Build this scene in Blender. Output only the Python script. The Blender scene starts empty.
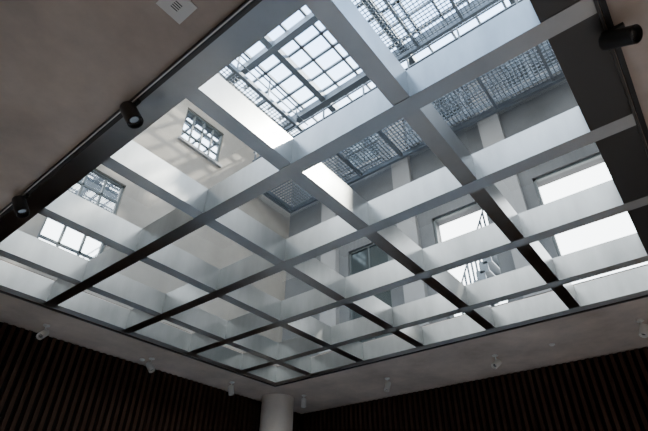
import bpy, bmesh, math, random
from mathutils import Matrix, Vector
random.seed(4)
H=3.4; FL=-1.6
Ys=[0,1.45,2.9,4.35,5.8,7.25,8.37]; Xs=[0,1.465,2.93,4.396,5.861,6.99]
WX=9.6; WY=9.8; X0=-6; Y0=-6
CAM=Vector((-1.26606,.20231,0))
# ---------------- materials
def mat(name):
    m=bpy.data.materials.new(name);m.use_nodes=True;nt=m.node_tree;b=nt.nodes['Principled BSDF'];return m,nt,b
def plain(name,col,rough=.6,metal=0,noise=0,scale=3,bump=0,stretch=None,spec=.5,tangent=None,aniso=0):
    m,nt,b=mat(name);b.inputs['Base Color'].default_value=(*col,1);b.inputs['Roughness'].default_value=rough;b.inputs['Metallic'].default_value=metal
    b.inputs['Specular IOR Level'].default_value=spec
    if tangent:
        b.inputs['Anisotropic'].default_value=aniso
        c=nt.nodes.new('ShaderNodeCombineXYZ')
        for i in range(3): c.inputs[i].default_value=tangent[i]
        nt.links.new(c.outputs[0],b.inputs['Tangent'])
    if noise or bump:
        tc=nt.nodes.new('ShaderNodeTexCoord');mp=nt.nodes.new('ShaderNodeMapping');n=nt.nodes.new('ShaderNodeTexNoise')
        n.inputs['Scale'].default_value=scale;n.inputs['Detail'].default_value=8;n.inputs['Roughness'].default_value=.6
        if stretch: mp.inputs['Scale'].default_value=stretch
        nt.links.new(tc.outputs['Object'],mp.inputs[0]);nt.links.new(mp.outputs[0],n.inputs['Vector'])
        if noise:
            r=nt.nodes.new('ShaderNodeValToRGB');r.color_ramp.elements[0].position=.3;r.color_ramp.elements[1].position=.7
            r.color_ramp.elements[0].color=(*[c*(1-noise) for c in col],1);r.color_ramp.elements[1].color=(*[min(1,c*(1+noise)) for c in col],1)
            nt.links.new(n.outputs['Fac'],r.inputs[0]);nt.links.new(r.outputs[0],b.inputs['Base Color'])
        if bump:
            bp=nt.nodes.new('ShaderNodeBump');bp.inputs['Strength'].default_value=bump;bp.inputs['Distance'].default_value=.02
            nt.links.new(n.outputs['Fac'],bp.inputs['Height']);nt.links.new(bp.outputs[0],b.inputs['Normal'])
    return m
M_ceil=plain('plaster_brown',(.55,.445,.37),.9,0,.24,1.1,.25)
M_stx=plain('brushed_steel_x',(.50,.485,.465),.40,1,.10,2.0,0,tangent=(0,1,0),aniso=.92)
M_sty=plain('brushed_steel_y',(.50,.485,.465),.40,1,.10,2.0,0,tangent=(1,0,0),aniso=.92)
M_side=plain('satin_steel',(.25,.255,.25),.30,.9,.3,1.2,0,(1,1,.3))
M_dark=plain('dark_bronze',(.08,.072,.066),.4,.5)
M_floor=plain('stone_floor',(.78,.73,.67),.6,0,.1,2)
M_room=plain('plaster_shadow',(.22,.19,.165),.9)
M_wall=plain('wall_black',(.010,.007,.0055),.9,spec=.1)
M_slat=plain('walnut_slat',(.055,.029,.019),.8,0,.25,6,0,(1,1,.1),.15)
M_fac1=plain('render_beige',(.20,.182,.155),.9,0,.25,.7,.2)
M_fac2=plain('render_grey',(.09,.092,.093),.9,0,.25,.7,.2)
M_fac3=plain('render_dull',(.13,.13,.13),.9,0,.12,.7,.2)
M_trimst=plain('stone_trim',(.21,.207,.20),.85,0,.06,2)
M_frame=plain('window_frame_paint',(.05,.06,.06),.5)
M_galv=plain('galvanised_steel',(.12,.14,.16),.5,.4,.1,5)
M_black=plain('black_powdercoat',(.02,.018,.017),.4)
M_white=plain('white_powdercoat',(.8,.77,.72),.4)
M_lens=plain('lamp_lens',(.35,.35,.36),.12,.8)
M_col=plain('column_plaster',(.80,.71,.62),.85,0,.06,3,.1)
m,nt,b=mat('window_glass_reflective');b.inputs['Base Color'].default_value=(.9,.93,.96,1);b.inputs['Metallic'].default_value=1;b.inputs['Roughness'].default_value=.03;M_mir=m
m,nt,b=mat('window_glass_dark');b.inputs['Base Color'].default_value=(.05,.065,.07,1);b.inputs['Metallic'].default_value=.6;b.inputs['Roughness'].default_value=.08;M_dk=m
m=bpy.data.materials.new('skylight_glass');m.use_nodes=True;nt=m.node_tree;nt.nodes.clear()
o=nt.nodes.new('ShaderNodeOutputMaterial');mx=nt.nodes.new('ShaderNodeMixShader');t=nt.nodes.new('ShaderNodeBsdfTransparent');g=nt.nodes.new('ShaderNodeBsdfGlossy')
fr=nt.nodes.new('ShaderNodeFresnel');fr.inputs[0].default_value=1.6;t.inputs[0].default_value=(.82,.875,.90,1);g.inputs['Roughness'].default_value=.02
nt.links.new(fr.outputs[0],mx.inputs[0]);nt.links.new(t.outputs[0],mx.inputs[1]);nt.links.new(g.outputs[0],mx.inputs[2]);nt.links.new(mx.outputs[0],o.inputs[0]);M_glass=m
# ---------------- mesh helper
class B:
    def __init__(s): s.bm=bmesh.new()
    def box(s,x0,x1,y0,y1,z0,z1,mi=0,side=None):
        v=[s.bm.verts.new((x,y,z)) for x in (x0,x1) for y in (y0,y1) for z in (z0,z1)]
        for i,f in enumerate(((0,1,3,2),(4,6,7,5),(0,4,5,1),(2,3,7,6),(0,2,6,4),(1,5,7,3))):
            fa=s.bm.faces.new([v[k] for k in f]);fa.material_index=side if (side is not None and i<4) else mi
    def ring(s,p,d,r,n,a,c):
        return [s.bm.verts.new(p+(a*math.cos(2*math.pi*i/n)+c*math.sin(2*math.pi*i/n))*r) for i in range(n)]
    def lathe(s,p0,d,prof,n=28,mi=0):
        p0=Vector(p0);d=Vector(d).normalized();a=d.orthogonal().normalized();c=d.cross(a);R=[]
        for q in prof: R.append(s.ring(p0+d*q[0],d,max(q[1],1e-4),n,a,c))
        for k in range(len(R)-1):
            for i in range(n):
                f=s.bm.faces.new([R[k][i],R[k][(i+1)%n],R[k+1][(i+1)%n],R[k+1][i]]);f.smooth=True
                f.material_index=prof[k+1][2] if len(prof[k+1])>2 else mi
        f=s.bm.faces.new(R[0][::-1]);f.material_index=mi
        f=s.bm.faces.new(R[-1]);f.material_index=prof[-1][2] if len(prof[-1])>2 else mi
    def cyl(s,p0,p1,r0,r1=None,n=24,mi=0):
        p0=Vector(p0);p1=Vector(p1);s.lathe(p0,p1-p0,[(0,r0),((p1-p0).length,r0 if r1 is None else r1)],n,mi)
    def obj(s,name,mats,recalc=True):
        if recalc: bmesh.ops.recalc_face_normals(s.bm,faces=s.bm.faces)
        me=bpy.data.meshes.new(name);s.bm.to_mesh(me);s.bm.free()
        for mm in (mats if isinstance(mats,list) else [mats]): me.materials.append(mm)
        try: me.set_sharp_from_angle(angle=.6)
        except Exception: pass
        ob=bpy.data.objects.new(name,me);bpy.context.collection.objects.link(ob)
        return ob
# ---------------- room shell
xE=Xs[-1]+.09; yE=Ys[-1]+.09; xa=-.12; ya=-.18; CT=.47
for nm,a in (('ceiling',(X0,xa,Y0,WY)),('ceiling.001',(xE,WX,Y0,WY)),('ceiling.002',(xa,xE,Y0,ya)),('ceiling.003',(xa,xE,yE,WY))):
    b=B();b.box(*a,H,H+CT);b.obj(nm,M_ceil)
b=B();b.box(X0,WX,Y0,WY,FL-.1,FL);b.obj('floor',M_floor)
b=B();b.box(X0,WX+.2,WY,WY+.2,FL,H);x=X0+.1
while x<WX-.1: b.box(x,x+.07,WY-.09,WY,FL,H-.02,1);x+=.15
b.obj('wall_left',[M_wall,M_slat])
b=B();b.box(WX,WX+.2,Y0,WY,FL,H);y=Y0+.1
while y<WY-.12: b.box(WX-.09,WX,y,y+.07,FL,H-.02,1);y+=.15
b.obj('wall_right',[M_wall,M_slat])
b=B();b.box(X0-.2,X0,Y0,WY,FL,H);b.obj('wall_back',M_room)
b=B();b.box(X0,WX,Y0-.2,Y0,FL,H);b.obj('wall_side',M_room)
# ---------------- skylight grid
b=B();w=.09;D=.38
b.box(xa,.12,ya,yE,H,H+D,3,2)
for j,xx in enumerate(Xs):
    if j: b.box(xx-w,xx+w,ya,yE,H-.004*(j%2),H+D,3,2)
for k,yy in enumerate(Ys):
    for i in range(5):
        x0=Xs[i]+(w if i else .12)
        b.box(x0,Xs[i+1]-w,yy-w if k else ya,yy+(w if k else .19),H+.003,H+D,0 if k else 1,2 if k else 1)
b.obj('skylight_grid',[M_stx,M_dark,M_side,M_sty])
b=B();zg=H+D+.003;v=[b.bm.verts.new(q) for q in ((xa+.05,yE-.05,zg),(xE-.05,yE-.05,zg),(xE-.05,ya+.05,zg),(xa+.05,ya+.05,zg))];b.bm.faces.new(v);b.obj('skylight_glass',M_glass,False)
b=B()
for a in ((xE,xE+.03,ya-.02,yE+.03),(xa,xE,ya-.02,ya),(xa,xE,yE,yE+.03),(xa-.03,xa,ya-.02,yE+.03)): b.box(*a,H-.03,H-.001)
b.obj('trim_1',M_dark)
# ---------------- light well facades
ZB=H+CT+.03; ZT=12.0
def facade(axis,pos,thick,u0,u1,ops,ZT=12.0):
    b=B()
    us=sorted({u0,u1}|{o[0] for o in ops}|{o[1] for o in ops});zs=sorted({ZB,ZT}|{o[2] for o in ops}|{o[3] for o in ops})
    def bx(ua,ub,da,db,z0,z1,mi):
        if axis=='y': b.box(ua,ub,pos+da,pos+db,z0,z1,mi)
        else: b.box(pos+da,pos+db,ua,ub,z0,z1,mi)
    for i in range(len(us)-1):
        for j in range(len(zs)-1):
            uc=(us[i]+us[i+1])/2;zc=(zs[j]+zs[j+1])/2
            if any(o[0]<uc<o[1] and o[2]<zc<o[3] for o in ops): continue
            bx(us[i],us[i+1],0,thick,zs[j],zs[j+1],0)
    for o in ops:
        ua,ub,z0,z1,kind,nx,nz=o
        f=.05
        bx(ua,ua+f,.06,.14,z0,z1,2);bx(ub-f,ub,.06,.14,z0,z1,2);bx(ua,ub,.06,.14,z1-f,z1,2);bx(ua,ub,.06,.14,z0,z0+f,2)
        for i in range(1,nx): u=ua+(ub-ua)*i/nx; bx(u-.02,u+.02,.07,.13,z0,z1,2)
        for i in range(1,nz): z=z0+(z1-z0)*i/nz; bx(ua,ub,.07,.13,z-.02,z+.02,2)
        if z0>ZB+.2: bx(ua-.06,ub+.06,-.08,.1,z0-.08,z0,1)
        if kind: bx(ua,ub,.10,.11,z0,z1,2+kind)
    return b,bx
b,bx=facade('y',8.5,.4,-2.3,7.25,[(.9,2.1,4.15,5.1,1,3,2),(.9,2.1,5.6,6.5,1,3,2),(3.0,4.3,8.7,9.9,1,4,3),(.6,1.8,8.7,9.9,1,4,3)])
bx(-2.3,7.25,-.12,0,11.7,12.0,1);bx(-2.3,7.25,-.06,0,7.4,7.55,1)
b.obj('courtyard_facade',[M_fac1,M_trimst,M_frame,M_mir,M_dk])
b,bx=facade('x',7.25,.4,-2.3,8.5,[(.0,1.5,ZB+.05,6.5,0,1,1),(2.55,3.85,ZB+.05,6.5,0,1,1),(5.1,6.3,ZB+.05,6.5,2,2,2),(2.6,3.8,9.2,10.8,2,2,2),(.1,1.4,9.2,10.8,2,2,2),(5.1,6.3,9.2,10.8,2,2,2)])
for y in (-.75,1.75,4.2,6.6): bx(y,y+.5,-.15,0,ZB,11.6,1)
bx(-2.3,8.5,-.2,0,11.6,12,1);bx(-2.3,8.5,-.08,0,6.9,7.05,1)
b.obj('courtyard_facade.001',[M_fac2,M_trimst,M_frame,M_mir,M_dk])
b,bx=facade('y',-2.3,-.3,-2.3,7.25,[],8.5);bx(-2.3,7.25,0,.1,8.3,8.5,1);b.obj('courtyard_facade.002',[M_fac3,M_trimst])
b,bx=facade('x',-2.3,-.3,-2.3,8.5,[],7.5);bx(-2.3,8.5,0,.1,7.3,7.5,1);b.obj('courtyard_facade.003',[M_fac3,M_trimst])
# ---------------- atrium roof lattice
b=B();zr=12.3
y=-1.5
while y<8.5: b.box(-1,7.25,y-.035,y+.035,zr,zr+.08);y+=.75
x=-.8
while x<7.2: b.box(x-.035,x+.035,-2,8.5,zr,zr+.08);x+=.55
for x in (1.4,4.1,6.6): b.box(x-.1,x+.1,-2,8.5,zr-.3,zr)
for y in (.5,3.6,6.6): b.box(-1,7.25,y-.1,y+.1,zr-.25,zr)
b.obj('atrium_roof_lattice',M_galv)
# ---------------- grating walkways
def grating(name,x0,x1,y0,y1,z,s,rail=None):
    b=B();x=x0
    while x<x1: b.box(x-.008,x+.008,y0,y1,z,z+.04);x+=s
    y=y0
    while y<y1: b.box(x0,x1,y-.008,y+.008,z+.005,z+.035);y+=s
    for xx in (x0,x1): b.box(xx-.04,xx+.04,y0,y1,z-.12,z+.04)
    for yy in (y0,y1): b.box(x0,x1,yy-.04,yy+.04,z-.12,z+.04)
    if rail=='x':
        y=y0+.1
        while y<y1:
            b.box(x0,x1,y-.03,y+.03,z-.1,z);b.box(x0-.02,x0+.02,y-.02,y+.02,z,z+1.1);y+=1.3
        for h in (.4,.75,1.1): b.box(x0-.018,x0+.018,y0,y1,z+h-.018,z+h+.018)
    if rail=='y':
        x=x0+.1
        while x<x1:
            b.box(x-.03,x+.03,y0,y1,z-.1,z);b.box(x-.02,x+.02,y0-.02,y0+.02,z,z+1.1);x+=1.3
        for h in (.4,.75,1.1): b.box(x0,x1,y0-.018,y0+.018,z+h-.018,z+h+.018)
    b.obj(name,M_galv)
grating('grating_walkway',5.3,7.05,-1,8.3,8.7,.1,'x')
grating('grating_walkway.001',3.2,6.2,-1,4.6,11.4,.11,'x')
grating('grating_walkway.002',1.0,6.9,7.6,8.3,11.5,.12,'y')
b=B();y=-.9
while y<4.0: b.box(6.93,6.945,y-.008,y+.008,8.8,11.4);y+=.1
z=8.8
while z<11.4: b.box(6.93,6.945,-.9,4.0,z-.008,z+.008);z+=.1
for y in (-.9,.75,2.4,4.0): b.box(6.9,6.96,y-.035,y+.035,8.75,11.45)
for z in (8.8,10.1,11.4): b.box(6.9,6.96,-.9,4.0,z-.035,z+.035)
b.obj('mesh_screen',M_galv)
b=B()
for i in range(14):
    z=3.925+i*.2;y=3.75-i*.1
    b.box(7.9,8.7,y-.14,y+.14,z,z+.04)
for xx in (7.9,8.7):
    for i in range(13):
        z=3.925+i*.2;y=3.75-i*.1;b.box(xx-.02,xx+.02,y-.16,y+.04,z-.05,z+.2);b.box(xx-.015,xx+.015,y-.02,y+.02,z,z+.9)
    b.cyl((xx,3.75,4.82),(xx,2.55,7.22),.02,n=8)
b.obj('fire_escape_stair',M_galv)
# ---------------- column
b=B();b.lathe((7.93,9.16,FL),(0,0,1),[(0,.46),(.12,.46),(.121,.42),(H-FL,.42)],48);b.obj('round_column',M_col)
# ---------------- lights
def spot(name,px,py,d,mats,L=.2,R=.06,drop=.13,canopy=True,watt=0):
    b=B();d=Vector(d).normalized();z=H if canopy else H-.045
    if canopy: b.lathe((px,py,z),(0,0,-1),[(0,.06),(.02,.06),(.028,.05)],24)
    else: b.box(px-.02,px+.02,py-.08,py+.08,z-.03,z)
    b.cyl((px,py,z-.02),(px,py,z-drop+.02),.012,n=12)
    c=Vector((px,py,z-drop-.02))
    b.lathe(c-d*L*.45,d,[(0,R*.75),(.012,R*.95),(.03,R),(L-.004,R),(L,R*.96),(L,R*.86),(L-.035,R*.8,0),(L-.036,R*.55,0),(L-.034,R*.53,1),(L-.03,.002,1)],28)
    b.lathe(c-d*.02,(0,0,1),[(0,.02),(R+.03,.018)],12)
    ob=b.obj(name,mats)
    if watt:
        l=bpy.data.lights.new('fill_lamp','SPOT');l.energy=watt;l.color=(1,.91,.81);l.spot_size=1.9;l.spot_blend=.8;l.shadow_soft_size=.05  # fill light, switched on only for the added row out of view
        lo=bpy.data.objects.new('fill_lamp',l);bpy.context.collection.objects.link(lo);lo.location=c+d*L*.6;lo.rotation_euler=d.to_track_quat('-Z','Y').to_euler();lo.parent=ob
nm=iter(['ceiling_spotlight']+['ceiling_spotlight.%03d'%i for i in range(1,12)])
tn=iter(['track_and_fill_spotlight']+['track_and_fill_spotlight.%03d'%i for i in range(1,12)])
for p in ((-.15,3.38),(-.15,5.6)): spot(next(tn),*p,(.35,-.45,-.9),[M_black,M_lens],.25,.072,.11,False)
spot(next(tn),1.74,-.23,(-.25,-.6,-.55),[M_black,M_lens],.27,.07,.10,False)
for x in (-3,-.5,2,4.5,7): spot(next(tn),x,-3,(.05,.25,-1),[M_black,M_lens],.24,.07,.13,False,150)  # unseen row added behind the view to brighten floor and ceiling
for p,d in (((1.85,9.26),(-.5,-.5,-.6)),((4.08,9.22),(.3,-.5,-.8)),((6.25,9.1),(.1,-.2,-1)),((8.13,8.43),(-.1,-.1,-1)),((8.21,5.95),(-.3,.1,-.9)),((8.25,3.37),(-.8,.3,-.6)),((8.09,.7),(-.3,.3,-.8))):
    spot(next(nm),*p,d,[M_white,M_lens],.22,.065,.16)
b=B();b.box(-.19,-.155,-4,9.2,H-.04,H-.0005);b.box(-.182,-.17,-4,9.2,H-.042,H-.04,1);b.obj('lighting_track',[M_black,M_white])  # thin white strip paints in the highlight along the black track
b=B();b.box(-3,6.5,-.25,-.21,H-.04,H-.0005);b.obj('lighting_track.001',[M_black])
b=B();b.box(-4,8,-3.02,-2.98,H-.04,H-.0005);b.obj('fill_lamp_track',[M_black])  # unseen track, added to carry the fill lights
for n_,(x,y) in (('smoke_detector',(4.0,9.45)),('smoke_detector.001',(8.32,2.26))):
    b=B();b.lathe((x,y,H),(0,0,-1),[(0,.055),(.015,.055),(.035,.035),(.04,.02)],24);b.obj(n_,M_white)
b=B();b.box(-.60,-.38,2.2,2.42,H-.012,H)
for i in range(4): b.box(-.52,-.46,2.28+i*.02,2.287+i*.02,H-.014,H-.012,1)
b.obj('ceiling_vent',[M_white,M_black])
# ---------------- camera
f,pi_,ro,yw=466.62418,0.63376,0.01336,0.68269
fw=Vector((math.cos(pi_)*math.cos(yw),math.cos(pi_)*math.sin(yw),math.sin(pi_)))
r=fw.cross(Vector((0,0,1))).normalized();u=r.cross(fw)
rr=r*math.cos(ro)+u*math.sin(ro);uu=-r*math.sin(ro)+u*math.cos(ro)
c=bpy.data.cameras.new('camera');o=bpy.data.objects.new('camera',c);bpy.context.collection.objects.link(o)
c.lens=f/648*36;c.sensor_width=36
o.matrix_world=Matrix(((rr[0],uu[0],-fw[0],CAM[0]),(rr[1],uu[1],-fw[1],CAM[1]),(rr[2],uu[2],-fw[2],0),(0,0,0,1)))
bpy.context.scene.camera=o
# ---------------- world, sun
w=bpy.data.worlds.new('w');bpy.context.scene.world=w;w.use_nodes=True;nt=w.node_tree;bg=nt.nodes['Background']
tc=nt.nodes.new('ShaderNodeTexCoord');sp=nt.nodes.new('ShaderNodeSeparateXYZ');rp=nt.nodes.new('ShaderNodeValToRGB')
rp.color_ramp.elements[0].position=.6;rp.color_ramp.elements[0].color=(1,1,1,1);rp.color_ramp.elements[1].position=.85;rp.color_ramp.elements[1].color=(.42,.61,.92,1)
nt.links.new(tc.outputs['Generated'],sp.inputs[0]);nt.links.new(sp.outputs[2],rp.inputs[0]);nt.links.new(rp.outputs[0],bg.inputs[0]);bg.inputs[1].default_value=10
l=bpy.data.lights.new('sun','SUN');l.energy=14;l.color=(1,.93,.82);l.angle=.02;lo=bpy.data.objects.new('sun',l);bpy.context.collection.objects.link(lo)
d=Vector((-.76,.8,-1)).normalized();lo.rotation_euler=d.to_track_quat('-Z','Y').to_euler()
